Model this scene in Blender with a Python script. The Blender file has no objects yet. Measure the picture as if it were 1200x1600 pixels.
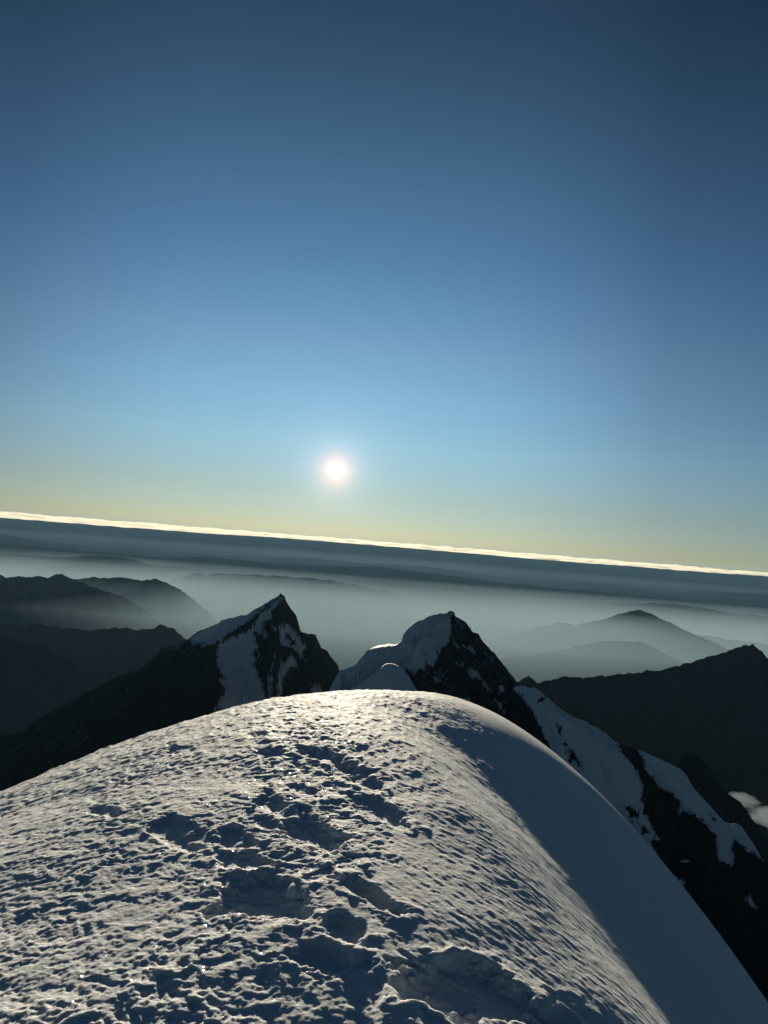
import bpy, math
import numpy as np
from mathutils import Matrix

SC = bpy.context.scene
COL = SC.collection

# ------------------------------------------------------------------ camera
FOC = 1164.0                       # focal length in photograph pixels (1200 x 1600)
PITCH, ROLL, EYE = math.radians(2.1), math.radians(4.55), 1.65
cam_data = bpy.data.cameras.new('camera')
cam = bpy.data.objects.new('camera', cam_data)
COL.objects.link(cam)
SC.camera = cam
cam_data.sensor_fit = 'VERTICAL'
cam_data.angle = 2 * math.atan(800 / FOC)
cam_data.clip_start = 0.05
cam_data.clip_end = 400000
cam.matrix_world = (Matrix.Translation((0, 0, EYE)) @ Matrix.Rotation(math.pi / 2 + PITCH, 4, 'X')
                    @ Matrix.Rotation(ROLL, 4, 'Z'))

_F = np.array([0, math.cos(PITCH), math.sin(PITCH)])
_u0 = np.array([0, -math.sin(PITCH), math.cos(PITCH)])
_r0 = np.array([1.0, 0, 0])
_R = _r0 * math.cos(ROLL) + _u0 * math.sin(ROLL)
_U = _u0 * math.cos(ROLL) - _r0 * math.sin(ROLL)


def ray(px, py):
    px = np.asarray(px, float); py = np.asarray(py, float)
    d = _F + ((px - 600) / FOC)[..., None] * _R - ((py - 800) / FOC)[..., None] * _U
    return d


def at(px, py, dist):
    """World point seen at photo pixel (px, py) at horizontal distance dist."""
    d = ray(px, py)
    d = d / np.hypot(d[..., 0], d[..., 1])[..., None]
    return d * np.asarray(dist, float)[..., None] + np.array([0, 0, EYE])


def project(P):
    Q = P - np.array([0, 0, EYE])
    w = np.maximum(Q @ _F, 1e-6)
    return 600 + FOC * (Q @ _R) / w, 800 - FOC * (Q @ _U) / w


# ------------------------------------------------------------------ sun and sky
SUN = ray(525, 735); SUN = SUN / np.linalg.norm(SUN)
SUN_EL = math.asin(SUN[2]); SUN_AZ = math.atan2(SUN[0], SUN[1])

SC.view_settings.view_transform = 'Standard'
SC.view_settings.look = 'None'
SC.view_settings.exposure = 1.0
SC.view_settings.gamma = 1.0
SC.view_settings.use_curve_mapping = False

world = bpy.data.worlds.new('World')
SC.world = world
world.use_nodes = True


class NT:
    """A few shortcuts for writing node trees."""
    def __init__(self, tree):
        self.t = tree
    def n(self, kind, **kw):
        nd = self.t.nodes.new(kind)
        for k, v in kw.items():
            setattr(nd, k, v)
        return nd
    def link(self, a, b):
        self.t.links.new(a, b)
    def put(self, sock, v):
        if hasattr(v, 'links') or isinstance(v, bpy.types.NodeSocket):
            self.t.links.new(v, sock)
        else:
            sock.default_value = v
    def math(self, op, a, b=0.0, c=None, clamp=False):
        nd = self.n('ShaderNodeMath', operation=op, use_clamp=clamp)
        self.put(nd.inputs[0], a); self.put(nd.inputs[1], b)
        if c is not None:
            self.put(nd.inputs[2], c)
        return nd.outputs[0]
    def vmath(self, op, a, b=None):
        nd = self.n('ShaderNodeVectorMath', operation=op)
        self.put(nd.inputs[0], a)
        if b is not None:
            self.put(nd.inputs[1], b)
        return nd
    def ramp(self, fac, stops, interp='LINEAR'):
        nd = self.n('ShaderNodeValToRGB')
        cr = nd.color_ramp
        cr.interpolation = interp
        while len(cr.elements) < len(stops):
            cr.elements.new(0.5)
        for e, (p, c) in zip(cr.elements, stops):
            e.position = p
            e.color = (c[0], c[1], c[2], 1) if hasattr(c, '__len__') else (c, c, c, 1)
        self.put(nd.inputs[0], fac)
        return nd.outputs[0]
    def mix(self, fac, a, b, blend='MIX'):
        nd = self.n('ShaderNodeMix', data_type='RGBA', blend_type=blend)
        self.put(nd.inputs[0], fac)
        for s, v in ((nd.inputs[6], a), (nd.inputs[7], b)):
            self.put(s, v if not isinstance(v, tuple) else (v[0], v[1], v[2], 1))
        return nd.outputs[2]
    def noise(self, vec, scale, detail=4, rough=0.5, dist=0.0):
        nd = self.n('ShaderNodeTexNoise')
        if vec is not None:
            self.put(nd.inputs['Vector'], vec)
        nd.inputs['Scale'].default_value = scale
        nd.inputs['Detail'].default_value = detail
        nd.inputs['Roughness'].default_value = rough
        nd.inputs['Distortion'].default_value = dist
        return nd


w = NT(world.node_tree)
bg = world.node_tree.nodes['Background']
sky = w.n('ShaderNodeTexSky', sky_type='NISHITA', sun_disc=False, sun_elevation=SUN_EL,
          sun_rotation=SUN_AZ, altitude=6000, air_density=1.0, dust_density=0.5, ozone_density=1.0)
tc = w.n('ShaderNodeTexCoord')
dirn = w.vmath('NORMALIZE', tc.outputs['Generated']).outputs[0]
sep = w.n('ShaderNodeSeparateXYZ'); w.link(dirn, sep.inputs[0])
# thin dry air at 6000 m: darker overhead, clearer and bluer in the middle, paler at the horizon
el_fac = w.math('MULTIPLY', sep.outputs[2], 1 / 0.7, clamp=True)
SKY_STOPS = [(0.0, (.67, .61, .55)), (.06, (.97, .88, .72)), (.124, (1.23, 1.31, 1.13)), (.187, (1.33, 1.50, 1.36)),
             (.247, (1.33, 1.50, 1.38)), (.305, (1.16, 1.41, 1.38)), (.36, (.98, 1.28, 1.30)), (.412, (.88, 1.17, 1.17)),
             (.461, (.77, 1.04, 1.03)), (.505, (.66, .90, .90)), (.547, (.57, .77, .78)), (.584, (.50, .66, .70)),
             (.70, (.36, .46, .52))]
tint = w.ramp(el_fac, [(p / 0.7, tuple(v / 2 for v in c)) for p, c in SKY_STOPS])
flat = w.vmath('NORMALIZE', w.vmath('MULTIPLY', dirn, (1, 1, 0)).outputs[0]).outputs[0]
cosaz = w.vmath('DOT_PRODUCT', flat, (math.sin(SUN_AZ), math.cos(SUN_AZ), 0)).outputs['Value']
azf = w.math('MULTIPLY_ADD', cosaz, 0.5, 0.5)
side = w.ramp(azf, [(0, (.22, .32, .37)), (.4, (.26, .36, .42)), (.75, (.34, .42, .48)), (.885, (.38, .41, .47)), (.92, (.48, .53, .59)),
                    (.957, (.63, .63, .67)), (.989, (.94, .94, .95)), (1, (1.0, 1.0, 1.0))])
side = w.mix(w.ramp(el_fac, [(0, .40), (.10, .28), (.26, 0)]), side, (1.0, 1.0, 1.0))
skycol = w.mix(1.0, w.mix(1.0, sky.outputs[0], tint, 'MULTIPLY'), side, 'MULTIPLY')
skycol = w.vmath('SCALE', skycol); skycol.inputs['Scale'].default_value = 0.4
# the sun's disc and the bright glow round it, added to the sky colour
sd = w.vmath('LENGTH', w.vmath('SUBTRACT', dirn, tuple(SUN)).outputs[0]).outputs['Value']
ang = w.math('MULTIPLY', sd, 57.2958)
def gauss(width):
    q = w.math('DIVIDE', ang, width)
    return w.math('EXPONENT', w.math('MULTIPLY', w.math('MULTIPLY', q, q), -1.0))
disc = w.math('SUBTRACT', 1.0, w.math('MULTIPLY', w.math('SUBTRACT', ang, 0.52), 5.0, clamp=True), clamp=True)
def scaled(f, col):
    nd = w.vmath('SCALE', tuple(col)); w.link(f, nd.inputs['Scale']); return nd.outputs[0]
tot = skycol.outputs[0]
for f, c in ((disc, (8, 7.2, 6.0)), (gauss(1.0), (1.5, .42, 0.0)), (gauss(2.1), (.48, .36, .30)), (gauss(4.5), (.12, .12, .14))):
    tot = w.vmath('ADD', tot, scaled(f, c)).outputs[0]
w.link(tot, bg.inputs[0])
bg.inputs[1].default_value = 0.25       # with exposure +1

sun_data = bpy.data.lights.new('sun_lamp', 'SUN')
sun_data.energy = 4.5
sun_data.angle = math.radians(0.55)
sun_data.color = (1.0, 0.88, 0.67)
sun_ob = bpy.data.objects.new('sun_lamp', sun_data)
COL.objects.link(sun_ob)
sun_ob.rotation_euler = (math.pi / 2 - SUN_EL, 0, math.pi - SUN_AZ)
sun_ob.location = (0, 0, 50)

SC.cycles.use_denoising = True
SC.cycles.max_bounces = 6
SC.cycles.volume_bounces = 0
SC.cycles.sample_clamp_indirect = 4.0

# ------------------------------------------------------------------ numpy noise


def _hash(ix, iy, seed):
    h = (ix.astype(np.int64) * 374761393 + iy.astype(np.int64) * 668265263 + seed * 1442695041) & 0xFFFFFFFF
    h = ((h ^ (h >> 13)) * 1274126177) & 0xFFFFFFFF
    h = ((h ^ (h >> 16)) * 2246822519) & 0xFFFFFFFF
    return ((h ^ (h >> 15)) & 0xFFFFFF) / float(0x1000000)


def gnoise(x, y, seed=0):
    x0 = np.floor(x); y0 = np.floor(y)
    fx = x - x0; fy = y - y0
    ux = fx * fx * fx * (fx * (fx * 6 - 15) + 10); uy = fy * fy * fy * (fy * (fy * 6 - 15) + 10)
    def g(i, j):
        a = _hash(x0 + i, y0 + j, seed) * 2 * math.pi
        return np.cos(a) * (fx - i) + np.sin(a) * (fy - j)
    a = g(0, 0); b = g(1, 0); c = g(0, 1); d = g(1, 1)
    return 1.4 * ((a + (b - a) * ux) + ((c + (d - c) * ux) - (a + (b - a) * ux)) * uy)


def fbm(x, y, octv=4, seed=0, gain=0.5):
    s = 0; a = 1.0
    for o in range(octv):
        s = s + a * gnoise(x * 2 ** o + 17.3 * o, y * 2 ** o - 9.1 * o, seed + o); a *= gain
    return s


def ridged(x, y, octv=4, seed=0, gain=0.5):
    s = 0; a = 1.0
    for o in range(octv):
        s = s + a * (1 - 2 * np.abs(gnoise(x * 2 ** o + 11.7 * o, y * 2 ** o + 5.3 * o, seed + o))); a *= gain
    return s


def worley(x, y, seed=0, jit=0.9):
    x0 = np.floor(x); y0 = np.floor(y)
    f1 = np.full(x.shape, 9.0); f2 = np.full(x.shape, 9.0)
    for i in (-1, 0, 1):
        for j in (-1, 0, 1):
            cx = x0 + i; cy = y0 + j
            d = (cx + .5 + jit * (_hash(cx, cy, seed) - .5) - x) ** 2 + (cy + .5 + jit * (_hash(cx, cy, seed + 77) - .5) - y) ** 2
            f2 = np.minimum(f2, np.maximum(f1, d)); f1 = np.minimum(f1, d)
    return np.sqrt(f1), np.sqrt(f2)


def sstep(a, b, x):
    t = np.clip((x - a) / (b - a), 0, 1)
    return t * t * (3 - 2 * t)


# ------------------------------------------------------------------ mesh and material helpers


def tag(o, label, cat, kind=None, group=None):
    o['label'] = label
    o['category'] = cat
    if kind:
        o['kind'] = kind
    if group:
        o['group'] = group
    return o


def grid_mesh(name, P, mat, attrs=None, parent=None, smooth=True, wrap=False, closed=False):
    """P: (rows, cols, 3) array of points -> one mesh object."""
    r, c = P.shape[:2]
    me = bpy.data.meshes.new(name)
    me.vertices.add(r * c)
    me.vertices.foreach_set('co', np.ascontiguousarray(P, dtype=np.float32).ravel())
    idx = np.arange(r * c).reshape(r, c)
    q = np.stack([idx[:-1, :-1], idx[:-1, 1:], idx[1:, 1:], idx[1:, :-1]], -1).reshape(-1, 4)
    if wrap:
        q = np.vstack([q, np.stack([idx[:-1, -1], idx[:-1, 0], idx[1:, 0], idx[1:, -1]], -1)])
    if closed:                                             # faces of a closed body must look outwards
        V = P.reshape(-1, 3) - P.reshape(-1, 3).mean(0)
        A, B, Cc, Dd = (V[q[:, k]] for k in range(4))
        vol = (np.einsum('ij,ij->i', A, np.cross(B, Cc)) + np.einsum('ij,ij->i', A, np.cross(Cc, Dd))).sum()
        print(name, 'volume sign', np.sign(vol))
        if vol < 0:
            q = q[:, ::-1].copy()
    me.loops.add(q.size)
    me.loops.foreach_set('vertex_index', q.ravel().astype(np.int32))
    me.polygons.add(len(q))
    me.polygons.foreach_set('loop_start', np.arange(0, q.size, 4, dtype=np.int32))
    me.polygons.foreach_set('use_smooth', np.full(len(q), smooth))
    for k, v in (attrs or {}).items():
        a = me.attributes.new(k, 'FLOAT', 'POINT')
        a.data.foreach_set('value', np.ascontiguousarray(v, dtype=np.float32).ravel())
    me.update(calc_edges=True)
    me.materials.append(mat)
    ob = bpy.data.objects.new(name, me)
    COL.objects.link(ob)
    if parent:
        ob.parent = parent
    return ob


def new_mat(name):
    m = bpy.data.materials.new(name)
    m.use_nodes = True
    nt = NT(m.node_tree)
    return m, nt, m.node_tree.nodes['Principled BSDF']


def bump(nt, height, strength, dist, normal=None):
    b = nt.n('ShaderNodeBump')
    b.inputs['Strength'].default_value = strength
    b.inputs['Distance'].default_value = dist
    nt.link(height, b.inputs['Height'])
    if normal is not None:
        nt.link(normal, b.inputs['Normal'])
    return b.outputs[0]


def snow_crust_material():
    m, nt, p = new_mat('snow_crust')
    geo = nt.n('ShaderNodeNewGeometry').outputs['Position']
    n1 = nt.noise(geo, 60, 5, 0.6).outputs[0]
    n2 = nt.noise(geo, 420, 3, 0.7).outputs[0]
    n3 = nt.noise(geo, 6, 3).outputs[0]
    nt.link(nt.mix(n3, (.76, .80, .83), (.84, .86, .88)), p.inputs['Base Color'])
    nt.link(nt.math('MULTIPLY_ADD', n1, .25, .55), p.inputs['Roughness'])
    p.inputs['IOR'].default_value = 1.31
    p.subsurface_method = 'RANDOM_WALK'
    p.inputs['Subsurface Weight'].default_value = .6
    p.inputs['Subsurface Radius'].default_value = (1.0, .92, .85)
    p.inputs['Subsurface Scale'].default_value = .012
    p.inputs['Specular IOR Level'].default_value = 0.02
    b1 = bump(nt, n1, 0.9, 0.012)
    b2 = bump(nt, n2, 0.9, 0.003, b1)
    nt.link(b2, p.inputs['Normal'])
    # scattered ice crystals that catch the sun
    vor = nt.n('ShaderNodeTexVoronoi'); vor.inputs['Scale'].default_value = 55
    nt.link(geo, vor.inputs['Vector'])
    sc = nt.n('ShaderNodeSeparateColor'); nt.link(vor.outputs['Color'], sc.inputs[0])
    dot = nt.math('MULTIPLY', nt.math('LESS_THAN', vor.outputs['Distance'], .17), nt.math('GREATER_THAN', sc.outputs[0], .5))
    nrm = nt.n('ShaderNodeNewGeometry').outputs['Normal']
    tilt = nt.vmath('SCALE', nt.vmath('SUBTRACT', vor.outputs['Color'], (.5, .5, .5)).outputs[0]); tilt.inputs['Scale'].default_value = .5
    gl = nt.n('ShaderNodeBsdfGlossy'); gl.inputs['Roughness'].default_value = .12
    gl.inputs['Color'].default_value = (.8, .8, .8, 1)
    nt.link(nt.vmath('NORMALIZE', nt.vmath('ADD', nrm, tilt.outputs[0]).outputs[0]).outputs[0], gl.inputs['Normal'])
    mx = nt.n('ShaderNodeMixShader')
    nt.link(nt.math('MULTIPLY', dot, .35), mx.inputs[0])
    nt.link(p.outputs[0], mx.inputs[1]); nt.link(gl.outputs[0], mx.inputs[2])
    nt.link(mx.outputs[0], m.node_tree.nodes['Material Output'].inputs['Surface'])
    return m


def mountain_material(name, snow=(.80, .83, .87), rock_a=(.030, .028, .026), rock_b=(.060, .056, .050), size=1.0, ledge=0.0):
    """Rock and snow parted by the mesh's own snow_cover attribute, with a ragged border; size = metres of one photo pixel."""
    m, nt, p = new_mat(name)
    pos = nt.n('ShaderNodeNewGeometry')
    P = pos.outputs['Position']
    att = nt.n('ShaderNodeAttribute', attribute_name='snow_cover').outputs['Fac']
    s = nt.n('ShaderNodeMapping'); s.inputs['Scale'].default_value = (1, 1, .38)
    nt.link(P, s.inputs[0])
    rag = nt.noise(s.outputs[0], .24 / size, 8, .72).outputs[0]
    val = nt.math('ADD', att, nt.math('MULTIPLY', nt.math('SUBTRACT', rag, .5), 3.2))
    val = nt.math('ADD', val, nt.math('MULTIPLY', nt.math('SUBTRACT', nt.noise(s.outputs[0], .07 / size, 4, .6).outputs[0], .5), 2.6))
    # thin rock streaks down the fall line near the borders of the snow
    st = nt.n('ShaderNodeMapping'); st.inputs['Scale'].default_value = (1, 1, .16)
    nt.link(P, st.inputs[0])
    streak = nt.math('MAXIMUM', nt.math('SUBTRACT', nt.noise(st.outputs[0], .28 / size, 5, .65).outputs[0], .53), 0.0)
    edge = nt.math('SUBTRACT', 1.0, nt.math('MULTIPLY', nt.math('ABSOLUTE', att), .5), clamp=True)
    val = nt.math('SUBTRACT', val, nt.math('MULTIPLY', nt.math('MULTIPLY', streak, edge), 22.0))
    fine = nt.noise(P, .9 / size, 5, .7).outputs[0]
    if ledge > 0:
        nz = nt.n('ShaderNodeSeparateXYZ'); nt.link(pos.outputs['Normal'], nz.inputs[0])
        led = nt.math('MULTIPLY', nt.math('SUBTRACT', nz.outputs[2], .62), 2.2)
        led = nt.math('ADD', led, nt.math('MULTIPLY', nt.math('SUBTRACT', fine, .5), 3.0))
        val = nt.math('MAXIMUM', val, nt.math('SUBTRACT', led, 1.0 - ledge))
    fac = nt.math('MULTIPLY_ADD', val, 3.0, .5, clamp=True)
    sn = nt.mix(nt.noise(P, .12 / size, 4).outputs[0], tuple(.9 * v for v in snow), snow)
    rk = nt.mix(fine, rock_a, rock_b)
    col = nt.mix(fac, rk, sn)
    nt.link(col, p.inputs['Base Color'])
    p.inputs['Roughness'].default_value = .75
    p.inputs['Specular IOR Level'].default_value = .2
    amt = nt.math('MULTIPLY_ADD', fac, -.45, 1.0)
    h = nt.math('MULTIPLY', nt.math('ADD', fine, nt.noise(P, .25 / size, 5, .6).outputs[0]), amt)
    nt.link(bump(nt, h, .9, 2.5 * size), p.inputs['Normal'])
    return m


def ridge_material(name, a, b, scale):
    m, nt, p = new_mat(name)
    P = nt.n('ShaderNodeNewGeometry').outputs['Position']
    n = nt.noise(P, scale, 6, .6).outputs[0]
    nt.link(nt.mix(n, a, b), p.inputs['Base Color'])
    p.inputs['Roughness'].default_value = .95
    p.inputs['Specular IOR Level'].default_value = .05
    return m


# ------------------------------------------------------------------ the snow summit underfoot
Q = [-0.03352, 0.1146, -0.0893, -0.24402, 0.07324, 0.03413, -1.63192, 0.00448, -0.47182, 0.08816, -2.6374, 0.02241, 0.18279, 0.29416,
     -0.02538, 0.013, -0.01, 0.13261, 8.6171, 0.27557, 2.44378, -0.29802, 0.65886, 0.23817]


def softplus(t, wd):
    return wd * np.logaddexp(0, t / wd)


def dome(x, y):
    """The smooth shape of the snow summit: a flat top that falls off beyond 8 m, a steep flank on the right, a gentle one on the left."""
    a1, a2, a3, b0, b1, b2, c0, c1, l0, l1, kl, kl1, wd, sl, a4, c2, b3, hm, hy, hc, e0, e1, ew, hw = Q
    yc = np.clip(y, -2, 13)
    T = a1 * yc + a2 * yc ** 2 * .1 + a3 * yc ** 3 * .01 + a4 * yc ** 4 * .001
    T = T - np.maximum(y - 13, 0) * 0.55
    xr = b0 + b1 * yc + b2 * yc ** 2 * .1 + b3 * yc ** 3 * .01
    k = np.exp(c0 + c1 * yc + c2 * yc * yc * .1)
    t = softplus(x - xr, wd)
    g = k * t * t / (1 + abs(sl) * k * t)
    e = np.exp(kl + kl1 * yc)
    tl = softplus(l0 + l1 * yc - x, .5)
    hollow = hc * np.tanh(hm * softplus(hy - yc, hw) / hc)          # the wind-scooped hollow along the right-hand flank
    return T - g - e * tl * tl / (1 + .3 * e * tl) - hollow * sstep(-.35, ew, x - (e0 + e1 * yc))


_ts = np.geomspace(1.2, 30, 400)


def dome_hit(px, py):
    d = ray(np.atleast_1d(px), np.atleast_1d(py))
    Pp = d[:, None, :] * _ts[None, :, None]
    below = (Pp[..., 2] + EYE) < dome(Pp[..., 0], Pp[..., 1])
    i = np.argmax(below, 1)
    lo = _ts[np.maximum(i - 1, 0)]; hi = _ts[i]
    for _ in range(14):
        mid = (lo + hi) / 2
        Qp = d * mid[:, None]
        b = (Qp[:, 2] + EYE) < dome(Qp[:, 0], Qp[:, 1])
        hi = np.where(b, mid, hi); lo = np.where(b, lo, mid)
    return d * hi[:, None] + np.array([0, 0, EYE])


def polyline_x(pts, y):
    """x of a world line given as (x, y) points, as a function of y."""
    o = np.argsort(pts[:, 1])
    return np.interp(y, pts[o, 1], pts[o, 0])


# trail of old boot holes: (pixel x, y, half width, half height, depth in m, lean)
PRINTS = [
    (415, 1398, 66, 40, .075, .1), (492, 1303, 58, 34, .070, .5), (428, 1255, 24, 16, .045, .3), (270, 1300, 38, 22, .045, .2),
    (365, 1306, 34, 22, .045, .1), (372, 1345, 36, 17, .040, .1), (588, 1262, 44, 22, .060, .55), (572, 1220, 30, 12, .050, .4),
    (505, 1182, 42, 11, .055, .3), (545, 1200, 34, 10, .050, .3), (420, 1178, 30, 8, .035, .2), (402, 1152, 16, 6, .030, .2), (570, 1395, 62, 22, .060, .8),
    (735, 1545, 118, 58, .100, .55), (500, 1492, 52, 30, .050, .2), (860, 1592, 40, 16, .040, .4), 
    (160, 1268, 30, 10, .035, .1), (285, 1172, 26, 7, .030, .1), 
    (540, 1455, 36, 26, .045, .4), 
    (470, 1235, 20, 9, .03, .3), (620, 1285, 24, 10, .035, .5), 
]


def snow_detail(x, y):
    z = np.zeros_like(x)
    path = dome_hit([640, 620, 590, 575, 610, 640, 560, 520], [1590, 1500, 1440, 1390, 1330, 1290, 1190, 1110])[:, :2]
    edge = dome_hit([1085, 1045, 1000, 950, 900, 860, 815, 780, 745], [1595, 1545, 1490, 1425, 1362, 1310, 1260, 1205, 1130])[:, :2]
    wob = .12 * fbm(x * 1.7, y * 1.7, 3, 5)
    dp = x - polyline_x(path, y) + wob
    de = x - polyline_x(edge, y) + .05 * fbm(x * 3, y * 3, 2, 9)
    right = sstep(-.10, .25, dp)
    flank = sstep(-.25, .30, de)
    # broad swells
    z += .022 * fbm(x * .7, y * .7, 3, 21) * (1 - .8 * flank)
    # left: melted, refrozen pillows and pits
    wx = x + .05 * fbm(x * 4, y * 4, 5, 31, .55); wy = y + .05 * fbm(x * 4 + 40, y * 4, 5, 33, .55)
    f1, f2 = worley(wx / .19, wy / .21, 3)
    g1, g2 = worley(wx / .088 + 5, wy / .105, 4)
    h1, h2 = worley(wx / .044 + 9, wy / .052, 6)
    amp = .70 + .45 * fbm(x * 1.3 + 7, y * 1.3, 3, 41)
    pits = .0045 * (sstep(.0, .85, f1) - .5) + .0072 * (sstep(.05, .8, g1) - .5) + .0050 * (sstep(.05, .8, h1) - .5)
    pits += .0048 * fbm(x * 9, y * 7, 5, 51, .6) + .0016 * fbm(x * 45, y * 45, 3, 55)
    z += (1 - right) * np.clip(amp, .25, 1.3) * pits * (1 - .25 * sstep(4, 9, y))
    # right: fine wind scallops drawn out towards the flank
    a = .67 * x - .74 * y; b = .74 * x + .67 * y
    a2 = a + .03 * fbm(x * 5, y * 5, 2, 61); b2 = b + .02 * fbm(x * 6, y * 6, 2, 63)
    s1, s2 = worley(a2 / .095, b2 / .045, 11)
    t1, t2 = worley(a2 / .055 + 3, b2 / .026, 12)
    scal = .0036 * (np.minimum(s1, .9) ** 2 - .3) + .0024 * (t1 ** 2 - .3) + .0016 * fbm(a * 12, b * 26, 3, 71)
    near = 1.0 + .25 * sstep(4.5, 9, y)
    z += (.35 + .65 * right) * (1 - .90 * flank) * scal * near
    # coarser dimples towards the brow
    c1, c2 = worley((x + .03 * fbm(x * 5, y * 5, 2, 65)) / .11, (y + .6 * x) / .34, 13)
    z += .022 * (np.minimum(c1, .8) ** 2 - .25) * sstep(4.0, 7.5, y) * (1 - .9 * flank) * (1 - .65 * sstep(.2, .9, x))
    c3, c4 = worley((x + .03 * fbm(x * 9, y * 5, 2, 68)) / .07, (y + .4 * x) / .19, 14)
    z += .014 * (np.minimum(c3, .8) ** 2 - .25) * sstep(3.5, 6, y) * (1 - .9 * flank) * (1 - .55 * sstep(.2, .9, x))
    # a slab of smooth wind crust beside the largest hole
    u, v = project(np.stack([x, y, dome(x, y)], -1))
    slab = sstep(-14, 8, inside_distance(u, v, [[(500, 1380), (545, 1400), (600, 1460), (640, 1530), (660, 1610), (588, 1610), (600, 1545), (575, 1480), (530, 1430)]]) + 10 * fbm(x * 6, y * 6, 3, 67))
    slab = np.where(y > .8, slab, 0.0)
    z = z * (1 - .7 * slab) + .012 * slab
    # old boot holes with thrown-up rims
    for i, (px, py, rx, ry, dep, lean) in enumerate(PRINTS):
        c, e1, e2 = dome_hit([px, px + rx, px + lean * ry * .6], [py, py + lean * rx * .5, py + ry])
        A = np.array([[e1[0] - c[0], e2[0] - c[0]], [e1[1] - c[1], e2[1] - c[1]]])
        I = np.linalg.inv(A)
        dx = x - c[0]; dy = y - c[1]
        sel = (np.abs(dx) < 1.6) & (np.abs(dy) < 1.6)
        if not sel.any():
            continue
        xs, ys = x[sel], y[sel]
        p = I[0, 0] * dx[sel] + I[0, 1] * dy[sel]; q = I[1, 0] * dx[sel] + I[1, 1] * dy[sel]
        rr = np.sqrt(p * p + q * q) * (1 + .45 * fbm(xs * 4 + i, ys * 4, 3, 81 + i)) + .22 * fbm(xs * 11, ys * 11, 4, 91, .6)
        pit = np.clip(1 - rr ** 2, 0, 1) ** .8
        rim = np.exp(-((rr - 1.15) / .22) ** 2)
        dep = dep * .48
        z[sel] = z[sel] * (1 - .35 * pit) - dep * pit + dep * .22 * rim * np.clip(.5 + 1.2 * gnoise(xs * 7, ys * 7, 99), 0, 2)
    return z * sstep(.6, 1.4, np.hypot(x, y)) * (1 - sstep(14, 25, np.hypot(x, y)))


def build_summit():
    az = np.concatenate([np.radians(np.linspace(-180, -44, 60, endpoint=False)), np.radians(np.linspace(-44, 58, 1150, endpoint=False)),
                         np.radians(np.linspace(58, 180, 50, endpoint=False))])
    rad = np.concatenate([np.linspace(.05, 1.6, 60, endpoint=False), np.geomspace(1.6, 13, 1150, endpoint=False), np.geomspace(13, 120, 50)])
    RA, TH = np.meshgrid(rad, az, indexing='ij')
    X = RA * np.sin(TH); Y = RA * np.cos(TH)
    Z = dome(X, Y)
    far = sstep(12, 60, RA)
    Z = Z - far * (RA - 12) * .5
    Z = Z + snow_detail(X, Y)
    ob = grid_mesh('snow_ground', np.stack([X, Y, Z], -1), snow_crust_material(), wrap=True)
    tag(ob, 'rounded sunlit snow summit in front, pitted with old footprints', 'snow', 'structure')
    return ob


# ------------------------------------------------------------------ mountains


def resample(pts, n):
    pts = np.asarray(pts, float)
    s = np.r_[0, np.cumsum(np.hypot(*np.diff(pts, axis=0).T))]
    t = np.linspace(0, s[-1], n)
    return np.stack([np.interp(t, s, pts[:, k]) for k in range(pts.shape[1])], -1)


def inside_distance(u, v, polys):
    """Signed distance in pixels to the nearest polygon border, positive inside any polygon."""
    best = np.full(u.shape, -1e4)
    for poly in polys:
        p = np.asarray(poly, float)
        sel = (u > p[:, 0].min() - 25) & (u < p[:, 0].max() + 25) & (v > p[:, 1].min() - 25) & (v < p[:, 1].max() + 25)
        if not sel.any():
            continue
        us, vs = u[sel], v[sel]
        ins = np.zeros(us.shape, bool); dist = np.full(us.shape, 1e4)
        for (x1, y1), (x2, y2) in zip(p, np.roll(p, -1, 0)):
            ex, ey = x2 - x1, y2 - y1
            t = np.clip(((us - x1) * ex + (vs - y1) * ey) / max(ex * ex + ey * ey, 1e-9), 0, 1)
            dist = np.minimum(dist, np.hypot(us - x1 - t * ex, vs - y1 - t * ey))
            cr = ((y1 > vs) != (y2 > vs)) & (us < (x2 - x1) * (vs - y1) / (y2 - y1 + 1e-12) + x1)
            ins ^= cr
        best[sel] = np.maximum(best[sel], np.where(ins, dist, -dist))
    return best


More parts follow.
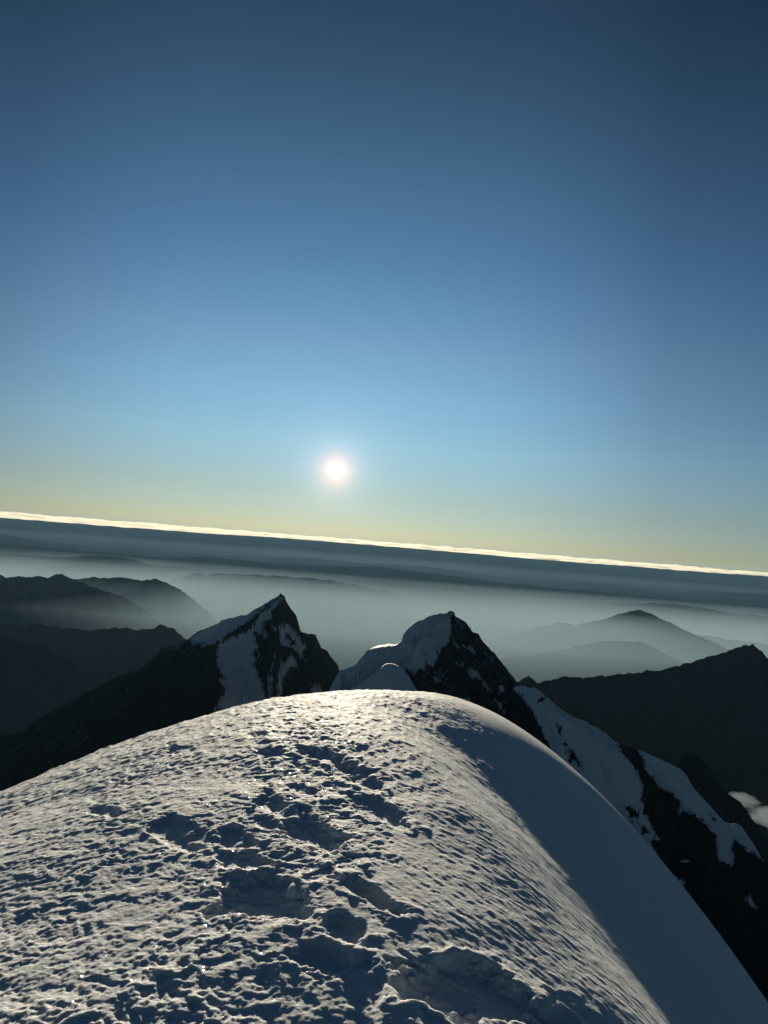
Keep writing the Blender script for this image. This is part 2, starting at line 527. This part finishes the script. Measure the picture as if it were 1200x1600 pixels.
def ridge_mesh(name, crest, dists, mat, n=300, front=200, back=30, depth=400., steep=1.3, foot=.7, back_slope=.8,
               rough=6., jag=1.0, wave=40., ribs=(), polys=None, seed=0, parent=None, holes=(), lean=0.0, soft=.3, shelf=None):
    """A mountain grown from its crest line: the crest stands at its own distance, the near face falls towards the camera side
    (steep at the top, easing to foot), the far face falls behind it. ribs = [(polyline px, width px, metres outward)]."""
    cp = resample(crest, n)
    D = np.interp(cp[:, 0], *zip(*dists))
    C = at(cp[:, 0], cp[:, 1], D)
    s = np.r_[0, np.cumsum(np.linalg.norm(np.diff(C, axis=0), axis=1))]
    C[:, 2] += jag * (fbm(s / wave * 3.0, s * 0 + seed, 5, seed + 1, .68)) * .5
    hd = -C[:, :2] / np.linalg.norm(C[:, :2], axis=1)[:, None]
    # turn the fall line a little with lean
    ca, sa = math.cos(lean), math.sin(lean)
    hd = np.stack([hd[:, 0] * ca - hd[:, 1] * sa, hd[:, 0] * sa + hd[:, 1] * ca], -1)
    tf = np.linspace(0, 1, front) ** 1.35 * depth          # drop below the crest
    run = tf / foot - (1 / foot - 1 / steep) * depth * .35 * (1 - np.exp(-tf / (depth * .35)))
    PF = np.empty((front, n, 3))
    PF[..., :2] = C[None, :, :2] + hd[None] * run[:, None, None]
    PF[..., 2] = C[None, :, 2] - tf[:, None]
    u, v = project(PF)
    S = np.broadcast_to(s[None], u.shape); Tt = np.broadcast_to(tf[:, None], u.shape)
    snow = np.full(u.shape, -2.0)
    if polys is not None:
        sd = inside_distance(u, v, polys)
        if holes:
            sd = np.minimum(sd, -inside_distance(u, v, holes))
        snow = np.clip(sd / 5.0, -2, 2)
    rock = 1 - sstep(-.5, .8, snow)
    fade = sstep(0, 1, Tt / (wave * .5))
    nz = rough * (ridged(S / wave + .35 * Tt / wave, Tt / (wave * 1.6), 5, seed + 11, .55) - .2) * (soft + (1 - soft) * rock)
    nz = nz + rough * .30 * (1 - rock) * (ridged(S / (wave * .30) + .2 * Tt / wave, Tt / (wave * 2.5), 3, seed + 13) - .2)
    nz = nz + rough * .35 * rock * fbm(S / wave * 5, Tt / wave * 4, 3, seed + 15)
    nz = nz + rough * .5 * fbm(S / (wave * 2.5), Tt / (wave * 2.5), 2, seed + 17)
    off = nz * fade
    for line, width, amount in ribs:
        q = resample(line, 60)
        dmin = np.full(u.shape, 1e9)
        for (x0, y0) in q:
            dmin = np.minimum(dmin, (u - x0) ** 2 + (v - y0) ** 2)
        off = off + amount * np.exp(-dmin / width ** 2) * sstep(0, 1, Tt / 6)
    nrm = np.concatenate([hd * math.sin(.8), np.full((n, 1), math.cos(.8))], 1)
    NV = np.broadcast_to(nrm[None], PF.shape).copy()
    NV[..., 2] *= sstep(0, 1, Tt / (wave * 1.5))
    PF = PF + off[..., None] * NV
    tb = np.linspace(0, 1, back + 1)[1:] ** 1.5 * depth
    PB = np.empty((back, n, 3))
    PB[..., :2] = C[None, :, :2] - hd[None] * (tb[:, None, None] / back_slope)
    if shelf:                                              # a level snow shelf added behind the crest to catch a sunlit rim
        sh = np.interp(cp[:, 0], *zip(*shelf))
        tb = np.where(np.arange(back) < 5, np.arange(1, back + 1) * .06, tb)
        PB[..., :2] = C[None, :, :2] - hd[None] * (tb[:, None] / back_slope + sh[None, :] * np.minimum(np.arange(1, back + 1) / 5., 1)[:, None])[..., None]
    PB[..., 2] = C[None, :, 2] - tb[:, None]
    PB[..., 2] += np.minimum(rough, 4) * fbm(PB[..., 0] / wave, PB[..., 1] / wave, 4, seed + 23) * sstep(0, 1, tb / wave)[:, None] * .8
    P = np.concatenate([PB[::-1], PF], 0)
    sb = np.where(tb[::-1, None] < 14, snow[:1], -2.0)       # unseen far side coloured as rock to cut sunlight bounced onto other peaks
    return grid_mesh(name, P, mat, {'snow_cover': np.concatenate([sb, snow], 0)}, parent)


def build_left_peak():
    crest = [(-60, 1172), (0, 1149), (37, 1144), (51, 1128), (72, 1115), (107, 1100), (115, 1093), (136, 1080), (147, 1077), (160, 1068), (184, 1056),
             (216, 1047), (235, 1032), (256, 1012), (280, 1007), (297, 996), (308, 987), (322, 982), (337, 976), (348, 968), (363, 965),
             (387, 960), (397, 952), (408, 947), (417, 941), (435, 931), (438, 927), (445, 932), (447, 939), (455, 952), (463, 962),
             (466, 972), (470, 987), (482, 991), (487, 989.5), (493, 992), (498, 1003), (502, 1012), (512, 1018), (518, 1028), (527, 1037),
             (531, 1050), (534, 1085), (536, 1140)]
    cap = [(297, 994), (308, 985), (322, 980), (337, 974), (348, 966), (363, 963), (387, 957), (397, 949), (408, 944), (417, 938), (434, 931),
           (436, 934), (427, 939), (405, 956), (395, 966), (382, 976), (358, 991), (350, 1001), (337, 1008), (323, 1013), (314, 1016), (317, 1008), (302, 1005), (295, 1000)]  # gap below the cap is a shaded band, painted in with rock colour
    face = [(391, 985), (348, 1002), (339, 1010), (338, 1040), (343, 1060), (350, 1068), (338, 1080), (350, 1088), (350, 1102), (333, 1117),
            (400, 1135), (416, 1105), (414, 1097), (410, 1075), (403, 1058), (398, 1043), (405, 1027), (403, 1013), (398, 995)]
    upper = [(407, 957), (425, 943), (436, 929), (442, 934), (430, 950), (424, 958), (423, 970), (414, 978), (411, 986), (416, 1000), (413, 1004), (404, 992), (396, 990), (391, 985), (398, 972)]
    streak = [(424, 974), (428, 985), (432, 998), (427, 1000), (423, 990)]
    right = [(448, 972), (455, 980), (465, 992), (473, 1002), (477, 1013), (473, 1027), (467, 1023), (462, 1018), (453, 1013), (447, 1017), (438, 1015), (437, 1000), (435, 990), (442, 982)]
    low = [(455, 1027), (465, 1037), (467, 1047), (453, 1047), (450, 1058), (443, 1070), (440, 1087), (440, 1110), (432, 1100), (433, 1080), (435, 1062), (438, 1040), (447, 1040)]
    gully = [(417, 1063), (423, 1070), (425, 1110), (418, 1110), (417, 1080)]
    thin = [(428, 1034), (430, 1036), (423, 1062), (420, 1062)]
    ptch = [(487, 1073), (500, 1080), (505, 1090), (487, 1088)]
    ptch2 = [(475, 1028), (479, 1034), (478, 1040), (474, 1036)]
    holes = [[(447, 994), (453, 994), (453, 999), (447, 999)], [(454, 1004), (460, 1002), (460, 1009), (454, 1009)], [(398, 1020), (404, 1022), (400, 1034), (396, 1030)]]
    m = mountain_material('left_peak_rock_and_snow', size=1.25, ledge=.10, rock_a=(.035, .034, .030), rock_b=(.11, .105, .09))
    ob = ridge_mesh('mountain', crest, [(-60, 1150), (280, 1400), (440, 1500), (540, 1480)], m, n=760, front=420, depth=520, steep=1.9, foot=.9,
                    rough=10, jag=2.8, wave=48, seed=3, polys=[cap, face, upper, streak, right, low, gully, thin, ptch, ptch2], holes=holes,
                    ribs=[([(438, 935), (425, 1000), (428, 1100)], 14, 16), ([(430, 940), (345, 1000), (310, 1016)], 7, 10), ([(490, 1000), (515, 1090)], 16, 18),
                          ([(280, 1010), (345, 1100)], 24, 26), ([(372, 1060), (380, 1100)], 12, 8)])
    tag(ob, 'pointed dark rock and snow peak left of centre with snow cap ridge', 'mountain', 'structure')


def build_right_peak():
    crest = [(488, 1150), (505, 1105), (514, 1080), (522, 1063), (531, 1048), (550, 1042), (558, 1036), (572, 1018), (583, 1013), (602, 1011), (618, 1009), (627, 1002), (631, 990),
             (639, 981), (652, 971), (664, 967), (675, 961), (687, 959), (697, 958), (702, 955.5), (706, 955), (710, 957), (712, 963), (718, 966), (728, 973), (738, 986), (748, 992),
             (756, 1004), (770, 1018), (780, 1030), (790, 1042), (800, 1056), (812, 1070), (818, 1080), (826, 1096), (830, 1106), (840, 1120), (852, 1142),
             (875, 1190), (900, 1240)]
    main = [(470, 1150), (505, 1078), (531, 1040), (572, 1010), (602, 1004), (627, 995), (639, 974), (664, 960), (687, 952), (698, 957),
            (704, 963), (705, 990), (704, 1009), (689, 1017), (683, 1034), (677, 1042), (667, 1042), (664, 1051), (652, 1054), (635, 1057), (627, 1067), (620, 1082), (610, 1150)]
    patches = [[(720, 1015), (735, 1012), (743, 1020), (735, 1026), (725, 1024)], [(708, 1038), (716, 1042), (726, 1050), (715, 1050)],
               [(728, 1052), (738, 1055), (752, 1068), (748, 1075), (735, 1070)], [(676, 1064), (684, 1066), (690, 1074), (680, 1073)],
               [(776, 1078), (786, 1076), (790, 1086), (780, 1090)], [(772, 1106), (782, 1108), (795, 1122), (780, 1118)], [(715, 1088), (725, 1092), (735, 1102), (720, 1098)],
               [(806, 1076), (812, 1078), (814, 1090), (808, 1086)], [(706, 1008), (712, 1012), (718, 1020), (709, 1016)], [(752, 1074), (766, 1086), (770, 1094), (756, 1084)]]
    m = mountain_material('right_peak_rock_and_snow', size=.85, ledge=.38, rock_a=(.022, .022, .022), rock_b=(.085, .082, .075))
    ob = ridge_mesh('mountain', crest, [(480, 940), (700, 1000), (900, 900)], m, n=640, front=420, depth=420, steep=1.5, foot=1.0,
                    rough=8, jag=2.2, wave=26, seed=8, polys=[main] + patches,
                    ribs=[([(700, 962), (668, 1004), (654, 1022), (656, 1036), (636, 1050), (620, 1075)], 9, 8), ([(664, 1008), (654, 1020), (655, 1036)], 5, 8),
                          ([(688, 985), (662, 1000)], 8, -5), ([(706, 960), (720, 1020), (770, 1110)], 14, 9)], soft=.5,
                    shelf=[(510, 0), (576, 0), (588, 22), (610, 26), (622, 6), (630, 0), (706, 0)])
    tag(ob, 'steep peak right of centre, snow crest beside black rock wall', 'mountain', 'structure')
    hummock = [(512, 1130), (532, 1092), (547, 1079), (560, 1071), (573, 1062), (582, 1055), (592, 1048), (599, 1041), (603, 1037.5), (609, 1037), (615, 1038), (622, 1041), (630, 1046), (640, 1058), (652, 1080), (664, 1120)]
    ob2 = ridge_mesh('snow_hill', hummock, [(500, 860), (670, 880)], m, n=240, front=160, depth=200, steep=1.4, foot=1.0, rough=4, jag=.8, wave=24, seed=12,
                     polys=[[(400, 900), (720, 900), (720, 1500), (400, 1500)]], soft=.5, back_slope=.5, shelf=[(500, 2), (547, 5), (592, 7), (606, 4), (615, 5), (630, 4), (650, 0)])
    tag(ob2, 'small snow hummock with bright edge below the right-hand peak', 'mountain', 'structure')


def build_snow_flank():
    crest = [(792, 1085), (806, 1072), (815, 1071), (822, 1073), (829, 1075), (835, 1074), (842, 1079), (856, 1090), (870, 1103), (885, 1114), (898, 1121), (912, 1126), (935, 1138), (950, 1148),
             (957, 1156), (970, 1163), (982, 1166), (992, 1170), (1003, 1173), (1033, 1187), (1050, 1195), (1063, 1201), (1072, 1211), (1083, 1230), (1107, 1257), (1133, 1285),
             (1143, 1287), (1150, 1286), (1160, 1293), (1167, 1303), (1180, 1323), (1197, 1353), (1230, 1410), (1270, 1480)]
    A = [(790, 1065), (835, 1068), (870, 1097), (900, 1115), (957, 1149), (967, 1163), (980, 1183), (993, 1210), (1005, 1237), (1002, 1253), (1013, 1280), (1030, 1310),
         (1018, 1317), (1033, 1347), (1042, 1372), (1010, 1350), (900, 1260), (857, 1165), (837, 1123), (815, 1090)]
    B = [(990, 1164), (1033, 1181), (1063, 1195), (1077, 1208), (1090, 1230), (1113, 1257), (1138, 1283), (1150, 1282), (1170, 1300), (1185, 1323), (1200, 1356), (1190, 1345),
         (1177, 1335), (1160, 1321), (1147, 1310), (1143, 1323), (1148, 1343), (1143, 1357), (1120, 1347), (1117, 1307), (1100, 1287), (1070, 1267),
         (1062, 1278), (1060, 1270), (1063, 1253), (1047, 1240), (1030, 1233), (1013, 1207), (1000, 1180)]
    extra = [[(1053, 1370), (1066, 1376), (1074, 1392), (1062, 1386)], [(1168, 1404), (1184, 1420), (1180, 1422), (1166, 1408)], [(1062, 1344), (1076, 1350), (1064, 1350)],
             [(1075, 1402), (1088, 1418), (1082, 1420)]]
    holes = [[(974, 1261), (979, 1264), (984, 1262), (991, 1267), (996, 1270), (995, 1277), (990, 1276), (987, 1283), (983, 1278), (981, 1270)], [(996, 1289), (1002, 1293), (1008, 1291), (1013, 1299), (1018, 1303), (1009, 1302), (1004, 1305), (1001, 1297)], [(1112, 1276), (1119, 1278), (1119, 1284), (1113, 1283)],
             [(847, 1087), (850, 1092), (846, 1099), (841, 1098)], [(871, 1130), (874, 1138), (876, 1150), (873, 1146)], [(884, 1166), (890, 1174), (897, 1178), (905, 1198), (898, 1190), (893, 1192), (889, 1180)]]
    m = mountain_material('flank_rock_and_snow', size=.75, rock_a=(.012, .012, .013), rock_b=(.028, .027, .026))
    ribs = [([(852, 1090), (856, 1120), (870, 1170)], 3.0, -4), ([(905, 1180), (930, 1250)], 4, -4), ([(940, 1190), (960, 1260)], 4, -3), ([(1010, 1180), (1030, 1215)], 3, -3),
            ([(1030, 1192), (1050, 1230), (1075, 1262)], 4, -4), ([(870, 1110), (960, 1180)], 12, 7), ([(925, 1170), (975, 1290)], 6, 5), ([(975, 1170), (1010, 1240), (1060, 1300)], 12, 10)]
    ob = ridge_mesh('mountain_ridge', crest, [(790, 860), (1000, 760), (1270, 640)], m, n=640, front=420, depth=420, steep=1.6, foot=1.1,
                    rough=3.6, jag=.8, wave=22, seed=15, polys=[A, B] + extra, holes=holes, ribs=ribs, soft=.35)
    tag(ob, 'snow-streaked black rock ridge falling away at the lower right', 'mountain', 'structure')
    hump = [(1030, 1215), (1046, 1197), (1055, 1194), (1064, 1189), (1068, 1181), (1073, 1177.5), (1081, 1178), (1090, 1182), (1100, 1190), (1108, 1200), (1116, 1211), (1124, 1226),
            (1132, 1236), (1145, 1245), (1158, 1254), (1164, 1264), (1172, 1276), (1185, 1292), (1205, 1318), (1240, 1370)]
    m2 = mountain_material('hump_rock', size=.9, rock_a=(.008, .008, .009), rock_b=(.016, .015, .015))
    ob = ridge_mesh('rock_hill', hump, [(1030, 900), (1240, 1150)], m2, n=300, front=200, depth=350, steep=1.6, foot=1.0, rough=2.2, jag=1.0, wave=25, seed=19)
    tag(ob, 'rounded black rock hump behind the snow-streaked ridge', 'mountain', 'structure')


def build_distant_ridges():
    dark = ridge_material('distant_slope', (.020, .023, .024), (.042, .044, .044), .004)
    spec = [
        ('near dark slope at the far left edge under the hazy ridges', [(-200, 930), (-60, 970), (0, 989), (30, 1003), (60, 1010), (90, 1022), (120, 1040), (150, 1070), (190, 1130), (240, 1200)], 3600, 2200, 24),
        ('hazy grey ridge behind the left peak with a blunt knob at its end', [(-260, 960), (-160, 975), (-60, 982), (0, 974), (35, 977), (50, 973), (75, 979), (100, 982), (125, 983), (150, 986), (165, 982), (195, 981), (212, 985), (235, 982), (250, 976), (268, 981), (283, 992), (290, 1000), (310, 1020), (335, 1060), (380, 1130)], 5200, 1900, 30),
        ('dark serrated ridge rising from mist at the left edge', [(-260, 905), (-150, 898), (-60, 890), (0, 897), (8, 902), (20, 903), (37, 899), (48, 902), (60, 900), (75, 903), (85, 899), (97, 896), (110, 903), (130, 912), (160, 922), (190, 931), (215, 945), (240, 965), (280, 1000)], 7400, 1100, 34),
        ('paler hazy ridge just right of the dark serrated ridge', [(60, 930), (118, 905), (145, 901), (158, 904), (185, 901), (215, 906), (235, 907), (243, 905), (262, 910), (280, 920), (300, 935), (325, 955), (360, 990)], 9000, 1100, 36),
        ('long faint ridge far off above the left peak', [(200, 935), (250, 915), (275, 905), (300, 897), (350, 896), (400, 898), (450, 901), (500, 905), (560, 914), (610, 925), (680, 950)], 14600, 1500, 46),
        ('pale misty mountain with a small summit knob at right', [(740, 1020), (770, 1003), (800, 991), (840, 981), (875, 973), (900, 975), (920, 972), (945, 968), (965, 960), (980, 956), (995, 952), (1010, 956), (1025, 963), (1045, 972), (1060, 980), (1090, 992), (1120, 996), (1160, 1002), (1180, 1003), (1200, 1008), (1280, 1030), (1400, 1060)], 11200, 1300, 44),
        ('low misty hill below the pale mountain at right', [(720, 1045), (770, 1031), (800, 1027), (840, 1022), (880, 1014), (930, 1004), (970, 1001), (1000, 1003), (1030, 1016), (1060, 1032), (1110, 1060), (1160, 1090)], 8900, 1000, 40),
        ('dark mountain with a notched summit at the right edge', [(770, 1100), (800, 1075), (811, 1065), (819, 1059), (826, 1055.5), (832, 1061), (839, 1067), (870, 1060), (888, 1057), (907, 1059), (921, 1058), (973, 1053), (1002, 1050), (1039, 1046), (1075, 1036), (1108, 1026), (1145, 1015), (1160, 1008), (1166, 1006), (1171, 1009), (1176, 1006), (1185, 1015), (1200, 1028), (1260, 1070), (1360, 1130)], 2700, 2400, 22),
    ]
    for i, (label, crest, d, depth, wave) in enumerate(spec):
        ob = ridge_mesh('distant_ridge' if i != 7 else 'dark_mountain', crest, [(-300, d), (1500, d)] if i != 7 else [(770, 2450), (1360, 3150)], dark, n=420, front=130, back=24, depth=depth, steep=.85 if d > 5500 else 1.3, foot=.55 if d > 5500 else 1.05,
                        back_slope=.6, rough=d * (.006 if d < 4500 else .009 if d < 8000 else .003), jag=d * (.0042 if d < 8000 else .0032), wave=d * (.05 if d < 8000 else .075), seed=30 + 3 * i)
        tag(ob, label, 'mountain', 'structure', 'distant ridges in the haze')
    far = ridge_material('far_lowland', (.020, .026, .028), (.05, .055, .05), .0006)
    for i, (y0, d, depth, amp) in enumerate([(66, 16800, 1500, 15), (50, 19000, 1600, 14), (36, 22500, 1700, 10), (21, 26000, 1900, 8), (8, 30000, 2000, 2)]):
        xs = np.linspace(-700, 1900, 140)
        ys = 800 + (.0796 - (.0022 if i == 4 else 0)) * xs + y0 + amp * fbm(xs / 330., xs * 0 + i * 3.3, 4, 60 + i)
        ob = ridge_mesh('far_hills', np.stack([xs, ys], -1), [(-800, d), (2000, d)], far, n=500, front=60, back=12, depth=depth, steep=.25, foot=.16, back_slope=.3,
                        rough=60, jag=26, wave=1500, seed=70 + i)
        tag(ob, ['faint low hills below the dark horizon band', 'blue far hills in the dark horizon band', 'smooth far lowland under the horizon', 'dark low swell of land near the horizon', 'dark far edge right under the bright cloud line'][i],
            'hills', 'structure', 'far hills under the horizon')


def build_valley():
    az = np.radians(np.linspace(-180, 180, 360, endpoint=False))
    rad = np.concatenate([np.geomspace(60, 34000, 150), np.geomspace(36000, 90000, 14)])
    RA, TH = np.meshgrid(rad, az, indexing='ij')
    X = RA * np.sin(TH); Y = RA * np.cos(TH)
    Z = -2500 + 260 * ridged(X / 5200., Y / 5200., 5, 90) * sstep(800, 4000, RA)
    ob = grid_mesh('valley_ground', np.stack([X, Y, Z], -1), ridge_material('valley_floor', (.02, .026, .022), (.05, .05, .04), .0012), wrap=True)
    tag(ob, 'dark valley floor far below, lost in the mist', 'ground', 'structure')


def build_clouds():
    def vapour(name, dens, g, col=(.96, .96, .95)):
        m = bpy.data.materials.new(name); m.use_nodes = True
        n = NT(m.node_tree)
        m.node_tree.nodes.remove(m.node_tree.nodes['Principled BSDF'])
        pv = n.n('ShaderNodeVolumePrincipled')
        pv.inputs['Color'].default_value = (*col, 1)
        pv.inputs['Density'].default_value = dens
        pv.inputs['Anisotropy'].default_value = g
        n.link(pv.outputs[0], m.node_tree.nodes['Material Output'].inputs['Volume'])
        return m
    az = np.radians(np.linspace(-50, 50, 1000))
    r = np.concatenate([np.linspace(32800, 34000, 24, endpoint=False), np.geomspace(34000, 60000, 150)])
    RA, TH = np.meshgrid(r, az, indexing='ij')
    X = RA * np.sin(TH); Y = RA * np.cos(TH)
    edge = 33900 + 350 * fbm(TH * 30, TH * 0 + 2, 4, 101)
    up = sstep(0, 1, (RA - edge + 900) / 1000)
    lumps = -85 + 110 * fbm(X / 1700, Y / 3000, 5, 103, .6) + 80 * np.abs(fbm(X / 700, Y / 1200, 4, 107))
    top = -330 + 150 * sstep(34000, 52000, RA) + lumps
    Z = -900 + (top + 900) * up
    T3 = np.stack([X, Y, Z], -1)
    B3 = T3.copy(); B3[..., 2] = -1000
    loop = np.concatenate([T3, B3[::-1], T3[:1]], 0)          # closed body: top, far side, underside, near side
    capL = loop[:, :1].copy(); capR = loop[:, -1:].copy()
    capL[..., 2] = np.minimum(capL[..., 2], -990); capR[..., 2] = np.minimum(capR[..., 2], -990)
    loop = np.concatenate([capL, loop, capR], 1)
    ob = grid_mesh('horizon_clouds', loop, vapour('cloud_vapour', 1.1e-3, .30, (.98, .93, .76)), closed=True)
    tag(ob, 'thin bright sea of cloud along the tilted horizon', 'clouds', 'stuff')
    # small clouds beside the dark hump: soft bodies of vapour
    cm = vapour('small_cloud_vapour', .013, 0.0, (.66, .78, .90))
    def puff(name, centre, rad, label, seed):
        c = at(np.array(centre[0]), np.array(centre[1]), centre[2])
        t = np.linspace(0, math.pi, 90); q = np.linspace(0, 2 * math.pi, 180, endpoint=False)
        Tt, Qq = np.meshgrid(t, q, indexing='ij')
        d = np.stack([np.sin(Tt) * np.cos(Qq), np.sin(Tt) * np.sin(Qq), np.cos(Tt)], -1)
        k = 1 + .32 * fbm(Qq / (2 * math.pi) * 10 * 1.0, Tt * 3, 4, seed) * np.sin(Tt) * sstep(0, .4, np.minimum(Qq, 2 * math.pi - Qq) + .15)
        P3 = d * k[..., None] * np.array(rad) + c
        o = grid_mesh(name, P3, cm, wrap=True, closed=True)
        tag(o, label, 'cloud', 'stuff')
    puff('small_cloud', (1216, 1280, 1330), (42, 38, 13), 'small pale cloud drifting behind the black rock hump', 111)
    puff('small_cloud', (1160, 1250, 1330), (24, 26, 9), 'tiny cloud tuft peeping over the black rock hump', 117)


def build_haze():
    def box(name, x0, x1, y0, y1, z0, z1, color, dens, g, label):
        P = [(x, y, z) for z in (z0, z1) for (x, y) in ((x0, y0), (x1, y0), (x1, y1), (x0, y1))]
        me = bpy.data.meshes.new(name)
        me.from_pydata(P, [], [(3, 2, 1, 0), (4, 5, 6, 7), (0, 1, 5, 4), (1, 2, 6, 5), (2, 3, 7, 6), (3, 0, 4, 7)])
        m = bpy.data.materials.new(name + '_air'); m.use_nodes = True
        m.node_tree.nodes.remove(m.node_tree.nodes['Principled BSDF'])
        n = NT(m.node_tree); pv = n.n('ShaderNodeVolumePrincipled')
        pv.inputs['Color'].default_value = (*color, 1)
        pv.inputs['Density'].default_value = dens
        pv.inputs['Anisotropy'].default_value = g
        n.link(pv.outputs[0], m.node_tree.nodes['Material Output'].inputs['Volume'])
        me.materials.append(m)
        o = bpy.data.objects.new(name, me); COL.objects.link(o)
        tag(o, label, 'haze', 'stuff')
    box('haze', -32000, 32000, -3000, 32500, -3200, 40, (.34, .67, 1.0), 6.8e-6, .05, 'thin blue air between the summit and the horizon')
    mist = (.48, .67, .79)
    box('valley_mist', -24000, 24000, 19500, 28000, -2900, -560, (.55, .74, 1.0), 2.2e-5, .05, 'thinner blue mist on the far lowland')
    box('valley_mist', -20000, 20000, 5400, 9600, -3120, -690, mist, 1.1e-4, .12, 'nearest bank of pale mist between the side ridges')
    box('valley_mist', -20500, 20500, 5900, 12800, -3110, -770, mist, 1.1e-4, .12, 'pale mist in the valleys behind the two peaks')
    box('valley_mist', -21000, 21000, 6500, 17000, -3100, -850, mist, 1.0e-4, .12, 'farthest sheet of pale mist fading towards the horizon')


build_summit()
build_left_peak()
build_right_peak()
build_snow_flank()
build_distant_ridges()
build_valley()
build_clouds()
build_haze()
